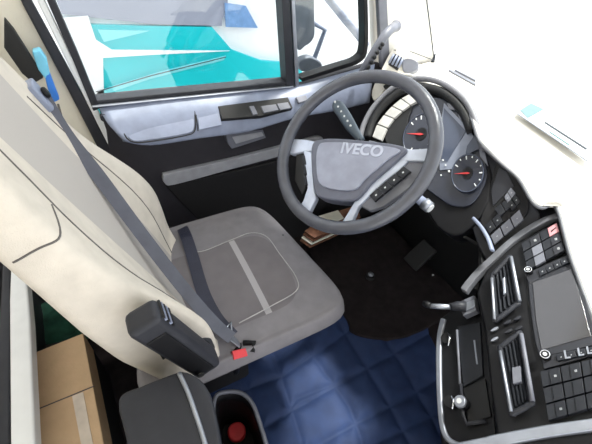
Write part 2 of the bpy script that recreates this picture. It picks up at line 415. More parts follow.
# central display
b = MB(); b.prism([(444, 103), (470, 130), (476, 142), (462, 168), (440, 170), (438, 140)], K, .004, 'cluster_mid', .009)
b.prism([(444, 108), (466, 131), (453, 152), (447, 162), (440, 158)], K, .004, 'lcd', .011)
b.prism([(447, 103), (452, 104), (455, 110), (449, 109)], K, .003, 'grey', .012); b.prism([(457, 109), (466, 119), (472, 131), (459, 118)], K, .003, 'grey', .012)
b.prism([(476, 133), (481, 148), (472, 152), (465, 158), (467, 146)], K, .003, 'lcd', .012)
build('trip_display', b, face)
def gauge(cx, cy, rx, ry, rot, needle, a0, a1, nt_, name):
    b = MB()
    def E(r, t, off):
        c, s_ = math.cos(t), math.sin(t); X, Y = rx*r*c, ry*r*s_
        return K.p(cx + X*math.cos(rot)-Y*math.sin(rot), cy + X*math.sin(rot)+Y*math.cos(rot), off)
    N = 40
    fr = [E(1, 2*PI*k/N, .013) for k in range(N)]; b.poly(fr, [p-K.n*.008 for p in fr], 'cluster')
    b.tube([E(1.0, 2*PI*k/N, .014) for k in range(N)], .0018, 'lcd', 6, closed=True)
    fr = [E(.32, 2*PI*k/20, .015) for k in range(20)]; b.poly(fr, [p-K.n*.003 for p in fr], 'black')
    for k in range(nt_):
        t = a0+(a1-a0)*k/(nt_-1); w = .035
        big = k % 2 == 0
        q = [E(.74 if big else .84, t-w, .0145), E(.93, t-w, .0145), E(.93, t+w, .0145), E(.74 if big else .84, t+w, .0145)]
        b.poly(q, [p-K.n*.002 for p in q], 'icon')
    build(name, b, face)
    b = MB(); t = needle
    q = [E(.85, t, .018), E(.055, t-PI/2*.7, .018), E(.15, t+PI, .018), E(.055, t+PI/2*.7, .018)]
    b.poly(q, [p-K.n*.002 for p in q], 'red_print'); build('needle', b, face)
gauge(421, 134, 16, 22, .55, 2.75, -2.9, 1.6, 15, 'speedometer')
gauge(467.5, 173, 15.5, 19, .3, 2.85, -2.9, .6, 9, 'rev_counter')
for (x, y, r) in ((443, 160, .9), (445.5, 165, .9), (449, 171, 1.2), (441, 175, .8), (432, 158, .8), (426, 160, .7), (429, 150, .7), (434, 166, .8), (472, 145, 0)):
    if not r: continue
    q = [K.p(x+r*math.cos(a*PI/3), y+r*math.sin(a*PI/3), .012) for a in range(6)]; b = MB(); b.poly(q, [p-K.n*.002 for p in q], 'icon'); build('warning_light', b, face)
b = MB(); b.prism([(469, 152), (477, 156), (484, 172), (476, 178), (470, 168)], K, .006, 'charcoal', .012); b.prism([(478, 142), (485, 152), (488, 166), (480, 156)], K, .006, 'grey', .012); build('side_switch', b, face, bevel=.001)

# switch panel between cluster and stack
A1, A2, A3 = K.p(488, 172, 0), S.p(548, 222, 0), onz(522, 180, .965)
SW = Plane(A1, (A2-A1).cross(A3-A1) * (1 if (A2-A1).cross(A3-A1).z > 0 else -1))
swp = wall_prism('switch_panel', spline([(486, 152), (500, 162), (520, 180), (532, 203), (540, 218), (520, 236), (500, 252), (488, 262), (476, 240), (470, 214), (480, 190)], 3, True), SW, .12, 'charcoal', .006, off=-.01)
wall_prism('switch_recess', spline([(497, 160), (508, 165), (524, 187), (529, 205), (524, 218), (508, 232), (494, 244), (484, 240), (480, 222), (488, 195)], 3, True), SW, .02, 'black_soft', .003, off=.0)
# three bright lower keys, 2 columns of dark keys
bq = [(491.5, 235), (505, 226), (521, 211), (524, 219), (508, 232), (494.5, 244)]
def keyrow(P, n, m, ic=None, off=.008, name='switch', pl=SW, parent=swp, gap=.05):
    for k in range(n):
        b = MB(); b.prism(sub(P, k/n+gap/n, (k+1)/n-gap/n, 0, 1), pl, .012, m, off)
        if ic and ic[k % len(ic)]:
            c = quad(*P, (k+.5)/n, .5); mm = ic[k % len(ic)]; s_ = 1.1
            b.prism([(c[0]-s_, c[1]+s_*.5), (c[0]+s_*.2, c[1]-s_), (c[0]+s_, c[1]), (c[0]+s_*.1, c[1]+s_*.9)], pl, .002, 'icon_dim', off+.0005)
        build(name, b, parent, bevel=.0012)
keyrow([(490, 236), (520, 209), (524, 219), (494, 245)], 3, 'grey', ['icon'])
keyrow([(484, 226), (499, 213), (503, 221), (489, 234)], 2, 'button', ['icon'])
keyrow([(494, 209), (508, 198), (512, 206), (499, 217)], 2, 'button')
keyrow([(504, 197), (511, 187), (516, 193), (507, 204)], 2, 'grey', ['icon'])
keyrow([(507, 204), (516, 194), (521, 201), (512, 211)], 2, 'button', ['icon'])
wall_prism('panel_screen', [(499, 168), (507, 172), (514, 186), (503, 196), (493, 206), (491, 190)], SW, .01, 'charcoal', .001, off=.004)
# dark plastic corner of the dash near the hazard switch
wall_prism('corner_cover', spline([(534, 200), (543, 206), (554, 203), (561, 212), (545, 222), (530, 226)], 3, True), S, .06, 'black', .006, off=-.004)

# ---- centre stack
stack_px = [(476, 292), (486, 268), (510, 246), (538, 230), (561, 217), (571, 252), (585, 290), (600, 335), (622, 400), (640, 470), (500, 470), (496, 436), (489, 380), (484, 330)]
stk = wall_prism('centre_panel', stack_px, S, .16, 'black', .008, off=-.004, lab='black centre panel angled to the driver')
# silver surround: upper left sweep and the lower strip
wall_prism('silver_trim', band(spline([(560.5, 214), (545, 219), (527, 229), (508, 243), (492, 258), (478, 271), (467, 284), (463, 290)], 4), 5, 7), S, .02, 'trim_grey', .004, off=.006)
wall_prism('silver_trim', band(spline([(440, 452), (484, 443), (496, 440), (547, 430.5), (600, 423)], 4), 13), S, .02, 'silver', .004, off=.006)
# footwell-side silver blade under the switch panel
FB = Plane(dep(480, 235, .98), (-.7, .3, .6))
wall_prism('knee_trim', band(spline([(472, 217), (480, 226), (487, 238), (491, 250)], 4), 3.5), FB, .015, 'door_light', .003, off=.03)
# 6+6 hazard block: 2 columns per key (dark side + face)
def keys(quadpts, nu, nv, faces, parent=stk, pl=S):
    for a in range(nu):
        for c in range(nv):
            Q = sub(quadpts, a/nu+.012, (a+1)/nu-.012, c/nv+.015, (c+1)/nv-.015)
            b = MB(); b.prism(Q, pl, .014, 'button', .007)
            hi = sub(quadpts, (a+.46)/nu, (a+.97)/nu, (c+.06)/nv, (c+.94)/nv)
            fm, ic = faces.get((a, c), ('charcoal', None))
            b.prism(hi, pl, .008, fm, .0095)
            if ic:
                cc = quad(*hi, .5, .5)
                if ic == 'tri': b.prism([(cc[0]-2, cc[1]+2.4), (cc[0]+3, cc[1]-2), (cc[0]+2.6, cc[1]-2.8), (cc[0]-2.6, cc[1]+1)], pl, .002, 'rubber', .0105)
                else:
                    b.prism([(cc[0]-1.6, cc[1]-.8), (cc[0]+1, cc[1]-1.4), (cc[0]+1.6, cc[1]+.8), (cc[0]-1, cc[1]+1.4)], pl, .002, 'icon_dim', .0105)
                    b.prism([(cc[0]-.7, cc[1]-.2), (cc[0]+.4, cc[1]-.5), (cc[0]+.7, cc[1]+.2), (cc[0]-.4, cc[1]+.5)], pl, .002, fm, .0107)
            build('key', b, parent, bevel=.0008)
keys([(521, 243), (557, 222), (565, 250), (527, 271)], 2, 3, {(1, 0): ('pink', 'tri'), (1, 1): ('charcoal', 'i'), (1, 2): ('charcoal', 'i'), (0, 0): ('charcoal', 'i'), (0, 1): ('grey', None), (0, 2): ('grey', None)})
# radio strip with knob, screen, lower strip, lower keys
wall_prism('radio_strip', [(525, 274), (567, 255), (571, 262), (529, 284)], S, .01, 'charcoal', .001, stk, .004)
keyrow([(537, 270), (567, 257), (569, 262), (540, 276)], 4, 'button', ['icon'], .0085, 'radio_button', S, stk)
wall_prism('screen_bezel', spline([(528, 284), (532, 279), (570, 264), (576, 267), (588, 305), (597, 338), (594, 345), (546, 356), (538, 352), (533, 330)], 2, True), S, .01, 'charcoal', .002, stk, .003)
wall_prism('navigation_screen', [(532.5, 282.5), (571, 269), (580, 295), (591, 336), (541.5, 350), (536, 320)], S, .004, 'screen', .0006, stk, .0045)
def knob(x, y, r, pl, parent, off=.004, h=.014):
    b = MB(); c = pl.p(x, y, off); b.cyl(c, pl.n, r, h, 'black'); b.tube([c+pl.n*(h) + (Matrix.Rotation(2*PI*k/24, 3, pl.n) @ (pl.n.orthogonal().normalized()*r*.95)) for k in range(24)], .0011, 'chrome', 6, closed=True)
    b.cyl(c+pl.n*h, pl.n, r*.45, .001, 'icon', 12); build('rotary_knob', b, parent)
knob(529.5, 272.5, .0075, S, stk); knob(546.5, 357, .0085, S, stk)
wall_prism('radio_strip', [(541, 357), (594, 346), (597, 354), (544, 369)], S, .01, 'charcoal', .001, stk, .004)
keyrow([(555, 355), (595, 346.5), (597, 352), (557, 361)], 4, 'button', ['icon'], .0085, 'radio_button', S, stk)
b = MB()
for x in (563.5, 577, 586): b.prism([(x, 350.5-(x-563)*.17), (x+1.8, 350-(x-563)*.17), (x+3, 357-(x-563)*.2), (x+7, 356.5-(x-563)*.2), (x+7, 358-(x-563)*.2), (x+1.6, 358.6-(x-563)*.2)], S, .003, 'silver', .0105)
build('radio_marks', b, stk)
keys([(539, 371), (601, 356), (607, 404), (548, 421)], 3, 3, {(0, 0): ('button', 'i'), (1, 0): ('button', 'i'), (0, 1): ('button', None), (0, 2): ('button', 'i'), (1, 1): ('button', None), (1, 2): ('button', None)})
# air vents
def vent(Q, ns, tab, name='air_vent'):
    fr = spline([quad(*Q, u, v) for u, v in ((.12, 0), (.88, 0), (1, .06), (1, .94), (.88, 1), (.12, 1), (0, .94), (0, .06))], 3, True)
    b = MB(); P = [S.p(x, y, .012) for x, y in fr]; b.tube(P, .0055, 'charcoal', 10, closed=True)
    inn = [S.p(x, y, .001) for x, y in fr]; b.poly(inn, [p-S.n*.004 for p in inn], 'rubber')
    v_ = build(name, b, dash)
    b = MB(); b.tube([S.p(*quad(*Q, -.02, t), .017) for t in (.04, .3, .7, .96)], .0034, 'silver', 8); build('silver_edge', b, v_)
    b = MB(); b.tube([S.p(*quad(*Q, 1.05, t), .018) for t in (.02, .3, .7, .98)], .0042, 'silver' if tab == 0 else 'grey', 8); build('bright_edge', b, v_)
    for k in range(ns):
        u = .16+.7*k/(ns-1); b = MB()
        a, c = S.p(*quad(*Q, u, .05), .008), S.p(*quad(*Q, u, .95), .008)
        t = (c-a).normalized(); w = (S.n*.8 + t.cross(S.n)*.6).normalized()
        b.tube([a, c], 0, 'button', flat=(.013, .0016, w)); build('slat', b, v_)
    b = MB(); c = quad(*Q, .5, .5 if tab else .42)
    w = 4.2 if tab else 1.2; h = 8
    b.prism([(c[0]-w, c[1]-h+1), (c[0]+w, c[1]-h-1), (c[0]+w+1, c[1]+h-1), (c[0]-w+1, c[1]+h+1)], S, .012, 'grey' if tab else 'silver', .02); build('vent_tab', b, v_, bevel=.001)
vent([(492, 276), (510, 257), (518.5, 303), (495, 321)], 5, 0)
vent([(500, 348), (520, 333), (532, 403), (512, 414)], 5, 1)
for (x, y) in ((494, 329), (507, 322), (494, 339), (508, 331), (517, 318), (518, 328)):
    b = MB(); b.prism(spline([(x-4, y+2), (x, y-1.5), (x+4, y-2.5), (x+3, y), (x, y+1.5)], 2, True), S, .006, 'silver' if x < 500 else 'charcoal', .006); build('vent_wheel', b, stk, bevel=.0008)

# ---- lower console panel next to the driver's leg
low = wall_prism('lower_console', spline([(440, 318), (462, 306), (484, 300), (489, 350), (497, 440), (500, 470), (450, 470), (440, 440), (437, 400), (437, 350)], 2, True), L, .20, 'black', .006, off=0)
wall_prism('silver_trim', band(spline([(443, 318), (439, 335), (438, 360), (439, 400), (442, 428), (450, 441), (470, 448)], 4), 5.5), L, .02, 'silver', .004, low, .006)
wall_prism('cover_plate', [(457, 326), (480, 322), (483, 375), (463, 387)], L, .01, 'button', .002, low, .006)
b = MB(); b.prism(band([(474, 340), (477, 364)], 1.4), L, .003, 'silver', .0085); build('badge_line', b, low)
wall_prism('tray', [(463, 388), (485, 378), (491, 416), (468, 424)], L, .01, 'rubber', .002, low, .006)
b = MB(); b.tube([L.p(461, 384, .008), L.p(463, 415, .008), L.p(467, 424, .008), L.p(486, 421, .008)], .004, 'charcoal', 8); b.tube([L.p(457, 330, .008), L.p(460, 384, .008)], .003, 'grey', 8); build('tray_lip', b, low)
for (x, y) in ((447, 339), (451, 402)):
    b = MB(); b.cyl(L.p(x, y, .002), L.n, .013, .008, 'rubber'); b.tube([L.p(x+1.6, y-6, .012), L.p(x+2.6, y, .013), L.p(x+1.2, y+7, .012)], .0028, 'chrome', 8); build('socket', b, low)
b = MB(); c = L.p(465, 405, .006); b.cyl(c, L.n, .012, .02, 'black'); b.cyl(c+L.n*.02, L.n, .0145, .006, 'silver', 24, .012); b.cyl(c+L.n*.0262, L.n, .006, .0008, 'icon', 12)
build('cigarette_lighter', b, low, label='round grey lighter knob')
# end cap under the console
lv = thing('parking_brake_lever', L.p(470, 310, .0), 'short grey lever with black tip on silver bracket beside centre panel', 'lever')
b = MB(); b.prism([(458, 302), (474, 295), (476, 310), (463, 316)], L, .02, 'grey', .03); b.prism([(462, 304), (474, 299), (475, 306), (465, 311)], L, .01, 'silver', .035); build('bracket', b, lv, bevel=.002)
b = MB(); b.tube([L.p(466, 307, .04), L.p(458, 306, .05), L.p(450, 307, .06)], [.014, .012, .009], 'charcoal', 14)
b.tube([L.p(452, 307, .058), L.p(440, 306.5, .07), L.p(430, 306, .08)], [.0065, .007, .006], 'silver', 12); build('stick', b, lv)
b = MB(); b.tube([L.p(431, 306, .079), L.p(427, 304.5, .083), L.p(423, 303, .086)], [.008, .0095, .006], 'black', 12); build('tip', b, lv)

# dark dash underside (knee area) behind wheel
b = MB()
ub = [(372, 150), (395, 172), (420, 200), (436, 226), (458, 238), (474, 245), (488, 262), (478, 284), (462, 306), (440, 322)]
P = [K.p(372, 150, -.02), K.p(395, 172, -.02), K.p(420, 200, -.02), K.p(436, 222, -.02), K.p(460, 232, -.03), SW.p(480, 244, -.03), S.p(482, 268, -.03), S.p(478, 290, -.03), L.p(470, 306, -.02), L.p(445, 322, -.02)]
i = b.mi('rubber'); A_ = [b.bm.verts.new(p) for p in P]; B_ = [b.bm.verts.new(V((1.28, min(p.y+.05, 1.1), p.z-.08))) for p in P]; C_ = [b.bm.verts.new(V((1.28, min(p.y+.05, 1.1), z0+.01))) for p in P]
for k in range(len(P)-1):
    for X_, Y_ in ((A_, B_), (B_, C_)): b.bm.faces.new([X_[k], X_[k+1], Y_[k+1], Y_[k]])
bmesh.ops.recalc_face_normals(b.bm, faces=b.bm.faces[:])
o = build('knee_panel', b, dash); so = o.modifiers.new('s', 'SOLIDIFY'); so.thickness = .01
# console sidewall down to the floor
b = MB(); P = [L.p(440, 320, -.01), L.p(437, 350, -.01), L.p(438, 400, -.01), L.p(442, 436, -.01), L.p(452, 470, -.01)]
pp = [V((p.x, p.y, p.z)) for p in P]
for k in range(4):
    a, c = pp[k], pp[k+1]; q = [a, c, V((c.x+.16, c.y-.17, z0)), V((a.x+.16, a.y-.17, z0))]; b.poly(q, [p+V((.1, -.12, 0)) for p in q], 'rubber')
build('console_side', b, dash)
# ---- left corner of dash: vent, pale cowl
LV = Plane(dep(398, 60, 1.43), (-.7, -.35, .62))
wall_prism('corner_pod', spline([(384, 64), (392, 50), (402, 47), (414, 56), (416, 68), (402, 76), (390, 84), (380, 96), (374, 100), (372, 90)], 3, True), LV, .12, 'dash_top', .01, off=-.004)
wall_prism('corner_vent_cap', spline([(402, 62), (408, 58), (418, 62), (416, 70), (404, 72)], 3, True), LV, .03, 'grey', .004, off=.004)
b = MB(); b.prism([(388, 64), (394, 53), (404, 58), (397, 70)], LV, .01, 'rubber', .006); v_ = build('air_vent', b, dash, bevel=.002)
for k in range(4):
    b = MB(); b.tube([LV.p(389+k*3.2, 63+k*1.5, .012), LV.p(394+k*3, 54+k*1.4, .012)], .0045, 'door_light', 6); build('slat', b, v_)
b = MB(); b.prism([(383, 86), (388, 82), (392, 86), (386, 90)], LV, .02, 'rubber', .02); build('air_vent', b, dash, bevel=.002)

# windshield, antenna, sticker sheet
b = MB(); q = [V((1.66, 1.2, .93)), V((1.66, -.8, .93)), V((1.15, -.8, 2.3)), V((1.15, 1.2, 2.3))]; b.poly(q, [p+V((.006, 0, 0)) for p in q], 'clear'); struct('window_3', b)
a_ = onz(434, 58, .972)
an = thing('whip_antenna', a_, 'thin black whip antenna standing on the pale dash near the front pillar', 'antenna')
b = MB(); b.tube([a_, ony(427, 3, a_.y), ony(423, -30, a_.y)], .0025, 'truck_dark', 6); build('rod', b, an)
b = MB(); b.cyl(a_-V((0, 0, .018)), (0, 0, 1), .009, .036, 'truck_dark', 12, .003); build('antenna_base', b, an)
b = MB(); b.tube([ony(394, 50, 1.13), ony(412, 52, 1.13), onz(433, 60, .975)], .0015, 'truck_dark', 6); tag(build('cable', b), 'thin dark cable lying along the windshield base beside the corner vent', 'cable')
b = MB(); st = PZ(.972)
b.prism([(516, 112), (530, 102), (548, 108), (588, 132), (590, 164), (560, 142)], st, .002, 'icon')
sk = build('paper_sheet', b); tag(sk, 'pale printed sheet lying on the dash top at right', 'sheet')
b = MB(); b.prism([(520, 110), (531, 103), (544, 109), (528, 118)], st, .001, 'print_cyan', .002); b.prism(band([(545, 122), (587, 149)], 1.6), st, .001, 'truck_dark', .002); b.prism(band([(517, 113), (560, 142), (588, 161)], 1.2), st, .001, 'grey', .002)
b.prism(band([(549, 131), (570, 145)], 1.2), st, .001, 'print_cyan', .002)
build('print', b, sk)

# =================================================================== STEERING WHEEL
wh = thing('steering_wheel', WC, 'grey leather steering wheel turned a quarter with silver spokes and badge lettering', 'steering wheel')
a0 = V((1, 0, 0)); ua = (a0 - WN*a0.dot(WN)).normalized(); va = WN.cross(ua)
def wp(t, r, h=0): return WC + ua*(r*math.cos(t)) + va*(r*math.sin(t)) + WN*h
b = MB(); N = 96; b.tube([wp(2*PI*k/N, .2125) for k in range(N)], .0174, 'rim', 18, closed=True); build('rim', b, wh)
HB = Plane(WC + WN*.0, WN)
b = MB()
outl = spline([(312, 144), (322.5, 138.5), (345, 138.5), (371.5, 141), (395, 144), (407, 149), (396, 161), (372, 182), (358, 198), (345, 201), (321, 198), (314, 190), (311, 165)], 4, True)
b.prism(outl, HB, .05, 'hub_edge', -.002); hub = build('airbag_cover', b, wh, bevel=.012, seg=4)
b = MB(); b.prism(spline([(318, 146), (330, 142), (370, 144), (400, 149.5), (388, 159), (366, 178), (352, 190), (322, 186), (316, 168)], 4, True), HB, .01, 'hub', .004); build('pad_face', b, wh, bevel=.006, seg=3)
# spokes
def spoke(px, m, off, th=.02, bev=.004, name='spoke'):
    b = MB(); b.prism(px, HB, th, m, off); return build(name, b, wh, bevel=bev)
spoke(spline([(290, 139), (314, 141), (314, 150), (303, 152), (291, 154), (285, 148)], 3, True), 'spoke', -.012)
spoke([(303, 150), (312, 152), (314, 188), (316, 198), (307, 216), (297, 211), (303, 200), (307, 188), (304, 165)], 'spoke', -.012)
spoke([(296, 152), (303, 151), (307, 185), (302, 196), (294, 180)], 'rubber', -.02, name='button_pod')
for k in range(3):
    y = 155+k*10.5
    spoke([(301.5+k*.6, y), (304+k*.8, y), (305.6+k*.8, y+9), (303+k*.7, y+9)], 'button', -.008, .01, .001, 'wheel_button')
spoke(spline([(402, 148), (412, 149), (432, 148), (437, 152), (431, 161), (417, 161), (400, 160)], 3, True), 'spoke', -.012)
spoke([(398, 158), (412, 156), (400, 170), (385, 181), (368, 197), (358, 207), (352, 221), (341, 223), (349, 210), (355, 200), (366, 188)], 'spoke', -.013)
spoke([(412, 158), (432, 159), (424, 176), (404, 192), (384, 206), (370, 211), (360, 206), (370, 196), (388, 182)], 'grey', -.02, .02, .004, 'button_pod')
for k in range(4):
    A0_, B0_ = (369, 196), (404, 166); A1_, B1_ = (374, 201.5), (411, 171)
    Q = [quad(A0_, B0_, B1_, A1_, u, v) for u, v in ((k/4+.01, 0), ((k+1)/4-.01, 0), ((k+1)/4-.01, 1), (k/4+.01, 1))]
    b = MB(); b.prism(Q, HB, .01, 'button', -.006); c = quad(*Q, .5, .5)
    b.prism([(c[0]-1.2, c[1]+.2), (c[0]+.2, c[1]-1.2), (c[0]+1.2, c[1]-.2), (c[0]-.2, c[1]+1.2)], HB, .001, 'icon', -.0055); build('wheel_button', b, wh, bevel=.001)
# lettering on the pad
def text(body, size, origin, xd, yd, m, ext=.001):
    cu = bpy.data.curves.new('t', 'FONT'); cu.body = body; cu.size = size; cu.extrude = ext; cu.align_x = 'CENTER'; cu.offset = size*.03
    to = bpy.data.objects.new('t', cu); col.objects.link(to)
    dg = bpy.context.evaluated_depsgraph_get(); me = bpy.data.meshes.new_from_object(to.evaluated_get(dg))
    bpy.data.objects.remove(to)
    b = MB(); b.mi(m); b.bm.from_mesh(me); xd = V(xd).normalized(); zd = xd.cross(V(yd)).normalized(); yd = zd.cross(xd)
    for v in b.bm.verts: v.co = V(origin) + xd*v.co.x + yd*v.co.y + zd*v.co.z
    for f_ in b.bm.faces: f_.material_index = 0
    return b
xd = HB.p(385, 154) - HB.p(335, 149); og = HB.p(360, 154.5, .005)
build('badge_lettering', text('IVECO', .041, og, xd, HB.p(360, 140)-HB.p(360, 160), 'badge'), wh)
# steering column
b = MB(); b.tube([WC-WN*.045, WC-WN*.12, WC-WN*.3], [.045, .055, .06], 'black_soft', 20); build('column_shroud', b, dash)
st_ = thing('control_stalk', dep(345, 115, 1.12), 'dark control stalk with white symbols left of the steering column', 'stalk')
P = [dep(362, 141, 1.06), dep(352, 128, 1.07), dep(344, 115, 1.07), dep(335, 102, 1.07)]
b = MB(); b.tube(spline(P, 4), [.010, .011, .012, .014, .016, .017, .0175, .018, .018, .018, .018, .016, .009], 'stalk', 14); build('stalk_arm', b, st_)
b = MB()
for k in range(6):
    c = P[3].lerp(P[1], k/5.5); b.ball(c + (CAM-c).normalized()*.016, .0034, 'icon', seg=8)
build('stalk_symbols', b, st_)
st2 = thing('turn_stalk', dep(420, 200, 1.02), 'short pale stalk with round silver tip right of the wheel', 'stalk')
b = MB(); b.tube([dep(404, 188, 1.04), dep(415, 196, 1.02), dep(424, 203, 1.01)], [.012, .012, .014], 'door_light', 14); build('stalk_arm', b, st2)
b = MB(); b.tube([dep(424, 203, 1.01), dep(430, 208, 1.0)], [.017, .016], 'silver', 18); b.tube([dep(430, 208, 1.0), dep(431, 208.8, .998)], [.012, .012], 'white', 18); build('stalk_tip', b, st2)

# =================================================================== SEAT
seat = thing('driver_seat', (.15, .69, z0), 'grey and beige fabric driver seat with integrated belt and folded armrest', 'seat')
def cushion(u, v):
    # u around 0..1 ring, v 0 top centre ... 1 bottom
    t = 2*PI*u
    c, s_ = math.cos(t), math.sin(t); ex = 7
    rr = (abs(c)**ex + abs(s_)**ex)**(-1/ex)
    X, Y = c*rr, s_*rr
    if v < .8: k = v/.8; r = k; z = -.012*k**4 - .004*(1-k)
    else:
        k = (v-.8)/.2; r = 1 + .045*math.sin(k*PI*.75)*1.2 - .16*max(0, k-.6); z = -.012 - .085*k
        if k < .35: z = -.012 - .03*k/.35*k/.35
    x, y = X*r, Y*r
    P = V(quad((-.11, .44, 0), (.498, .436, 0), (.437, .958, 0), (.035, .955, 0), (x+1)/2, (y+1)/2))
    P.z = .625 + z + (.006*math.cos(3*y) if v < .8 else 0) - (max(0, x)**6*.012)
    return P
b = MB(); b.grid(cushion, 96, 40, 'fabric', closed_u=True); bmesh.ops.remove_doubles(b.bm, verts=b.bm.verts[:], dist=.0004)
cu_ = build('cushion', b, seat, smooth=True)
# seat fabric: centre inset with a pale stripe across it (pattern of the cloth)
def seat_fabric():
    m = M['fabric']; nt = m.node_tree; bs = nt.nodes['Principled BSDF']; src = bs.inputs['Base Color'].links[0].from_socket
    tc = nt.nodes.new('ShaderNodeTexCoord'); sx = nt.nodes.new('ShaderNodeSeparateXYZ'); nt.links.new(tc.outputs['Object'], sx.inputs[0])
    def math_(op, a, b_=None):
        n = nt.nodes.new('ShaderNodeMath'); n.operation = op
        for k, v in enumerate((a, b_)):
            if v is None: continue
            if isinstance(v, (int, float)): n.inputs[k].default_value = v
            else: nt.links.new(v, n.inputs[k])
        return n.outputs[0]
    A, B = onz(233, 243, .63)-ORIGIN[seat], onz(270, 312, .63)-ORIGIN[seat]
    sl = (B.x-A.x)/(B.y-A.y)
    xs = math_('SUBTRACT', sx.outputs['X'], math_('ADD', math_('MULTIPLY', math_('SUBTRACT', sx.outputs['Y'], A.y), sl), A.x))
    st_ = math_('LESS_THAN', math_('ABSOLUTE', xs), .0095)
    ax_ = math_('POWER', math_('DIVIDE', math_('MAXIMUM', xs, 0.0), .118), 3.5)
    ay_ = math_('POWER', math_('DIVIDE', math_('ABSOLUTE', math_('ADD', sx.outputs['Y'], .035)), .148), 3.5)
    ins = math_('LESS_THAN', math_('ADD', ax_, ay_), 1.0)
    mx = nt.nodes.new('ShaderNodeMix'); mx.data_type = 'RGBA'; nt.links.new(math_('MULTIPLY', ins, .5), mx.inputs[0]); nt.links.new(src, mx.inputs[6]); mx.inputs[7].default_value = (lin(102), lin(96), lin(98), 1)
    mx2 = nt.nodes.new('ShaderNodeMix'); mx2.data_type = 'RGBA'; nt.links.new(math_('MULTIPLY', st_, ins), mx2.inputs[0]); nt.links.new(mx.outputs[2], mx2.inputs[6]); mx2.inputs[7].default_value = (lin(164), lin(161), lin(164), 1)
    nt.links.new(mx2.outputs[2], bs.inputs['Base Color'])
seat_fabric()
def back_fabric():
    m = M['backrest']; nt = m.node_tree; bs = nt.nodes['Principled BSDF']; src = bs.inputs['Base Color'].links[0].from_socket
    tc = nt.nodes.new('ShaderNodeTexCoord'); sx = nt.nodes.new('ShaderNodeSeparateXYZ'); nt.links.new(tc.outputs['Object'], sx.inputs[0])
    a = nt.nodes.new('ShaderNodeMath'); a.operation = 'ABSOLUTE'; a0 = nt.nodes.new('ShaderNodeMath'); a0.operation = 'SUBTRACT'; a0.inputs[1].default_value = .025; nt.links.new(sx.outputs['Y'], a0.inputs[0]); nt.links.new(a0.outputs[0], a.inputs[0])
    l = nt.nodes.new('ShaderNodeMath'); l.operation = 'LESS_THAN'; nt.links.new(a.outputs[0], l.inputs[0]); l.inputs[1].default_value = .105
    mx = nt.nodes.new('ShaderNodeMix'); mx.data_type = 'RGBA'; nt.links.new(l.outputs[0], mx.inputs[0]); nt.links.new(src, mx.inputs[6]); mx.inputs[7].default_value = (lin(184), lin(178), lin(173), 1)
    nt.links.new(mx.outputs[2], bs.inputs['Base Color'])
back_fabric()
b = MB(); b.tube([onz(x, y, .6262) for x, y in spline([(196, 252), (206.5, 250), (231, 240), (251, 233), (267, 237), (279, 253), (296, 277), (296, 291), (271, 306), (239, 323)], 5)], .0016, 'piping', 6); build('cushion_seam', b, seat)
b = MB(); b.ball(onz(283, 235, .6265), .003, 'rubber', (1, 1, .4), 8); build('burn_mark', b, seat)
# seat base
b = MB(); b.box((.09, .73, .42), .3, .32, .2, 'rubber'); b.box((.09, .74, .21), .28, .3, .26, 'black_soft'); build('seat_base', b, seat, bevel=.02)

# backrest in its own frame
RB = math.radians(21); UB = V((-math.sin(RB), 0, math.cos(RB))); NB = V((math.cos(RB), 0, math.sin(RB))); B0 = V((.115, .69, .60))
def back(u, v):
    # v along height 0..1, u around section
    Hh = .80; h = v*Hh
    w = .262 - .03*max(0, min(1, (v-.45)/.3)) - .07*max(0, (v-.72)/.28)**1.5
    endr = 1 - max(0, (v-.93)/.07)**2*.75 - max(0, (.06-v)/.06)**2*.5
    kk = max(0, min(1, (v-.3)/.5)); t = 2*PI*u; c, s_ = math.cos(t), math.sin(t); ex = 3.4
    rr = (abs(c)**ex+abs(s_)**ex)**(-1/ex); X, Y = c*rr, s_*rr     # X -> normal, Y -> lateral
    y = Y*w*endr; th = (.085-.032*kk)*endr
    x = X*th - th
    if X > -.3:
        q = min(1, (X+.3)/.8)
        x += q*(.075*(abs(Y)**3)*math.exp(-((v-.27)/.22)**2) + .012*abs(Y)**3 - .045*(1-abs(Y)**2.5)*(1-v*.6))
    return B0 + UB*h + NB*(x) + V((0, y, 0))
b = MB(); b.grid(back, 64, 48, 'backrest', closed_u=True)
for vv in (0, 48):
    pass
b.bm.verts.ensure_lookup_table()
bd = [e for e in b.bm.edges if e.is_boundary]; bmesh.ops.holes_fill(b.bm, edges=bd)
bk = build('backrest', b, seat, smooth=True)
def back_line(uvs, m='seam', r=.0018):
    b = MB(); b.tube([back(u, v) for u, v in spline(uvs, 6)], r, m, 6); return b
build('backrest_seam', back_line([(-.085, .02), (-.105, .2), (-.11, .45), (-.10, .65), (-.09, .75), (-.08, .97)]), seat)
build('backrest_seam', back_line([(-.10, .70), (-.16, .69), (-.22, .70), (-.3, .70)]), seat)
build('backrest_seam', back_line([(.085, .02), (.105, .2), (.11, .5), (.10, .75)]), seat)
b = MB()
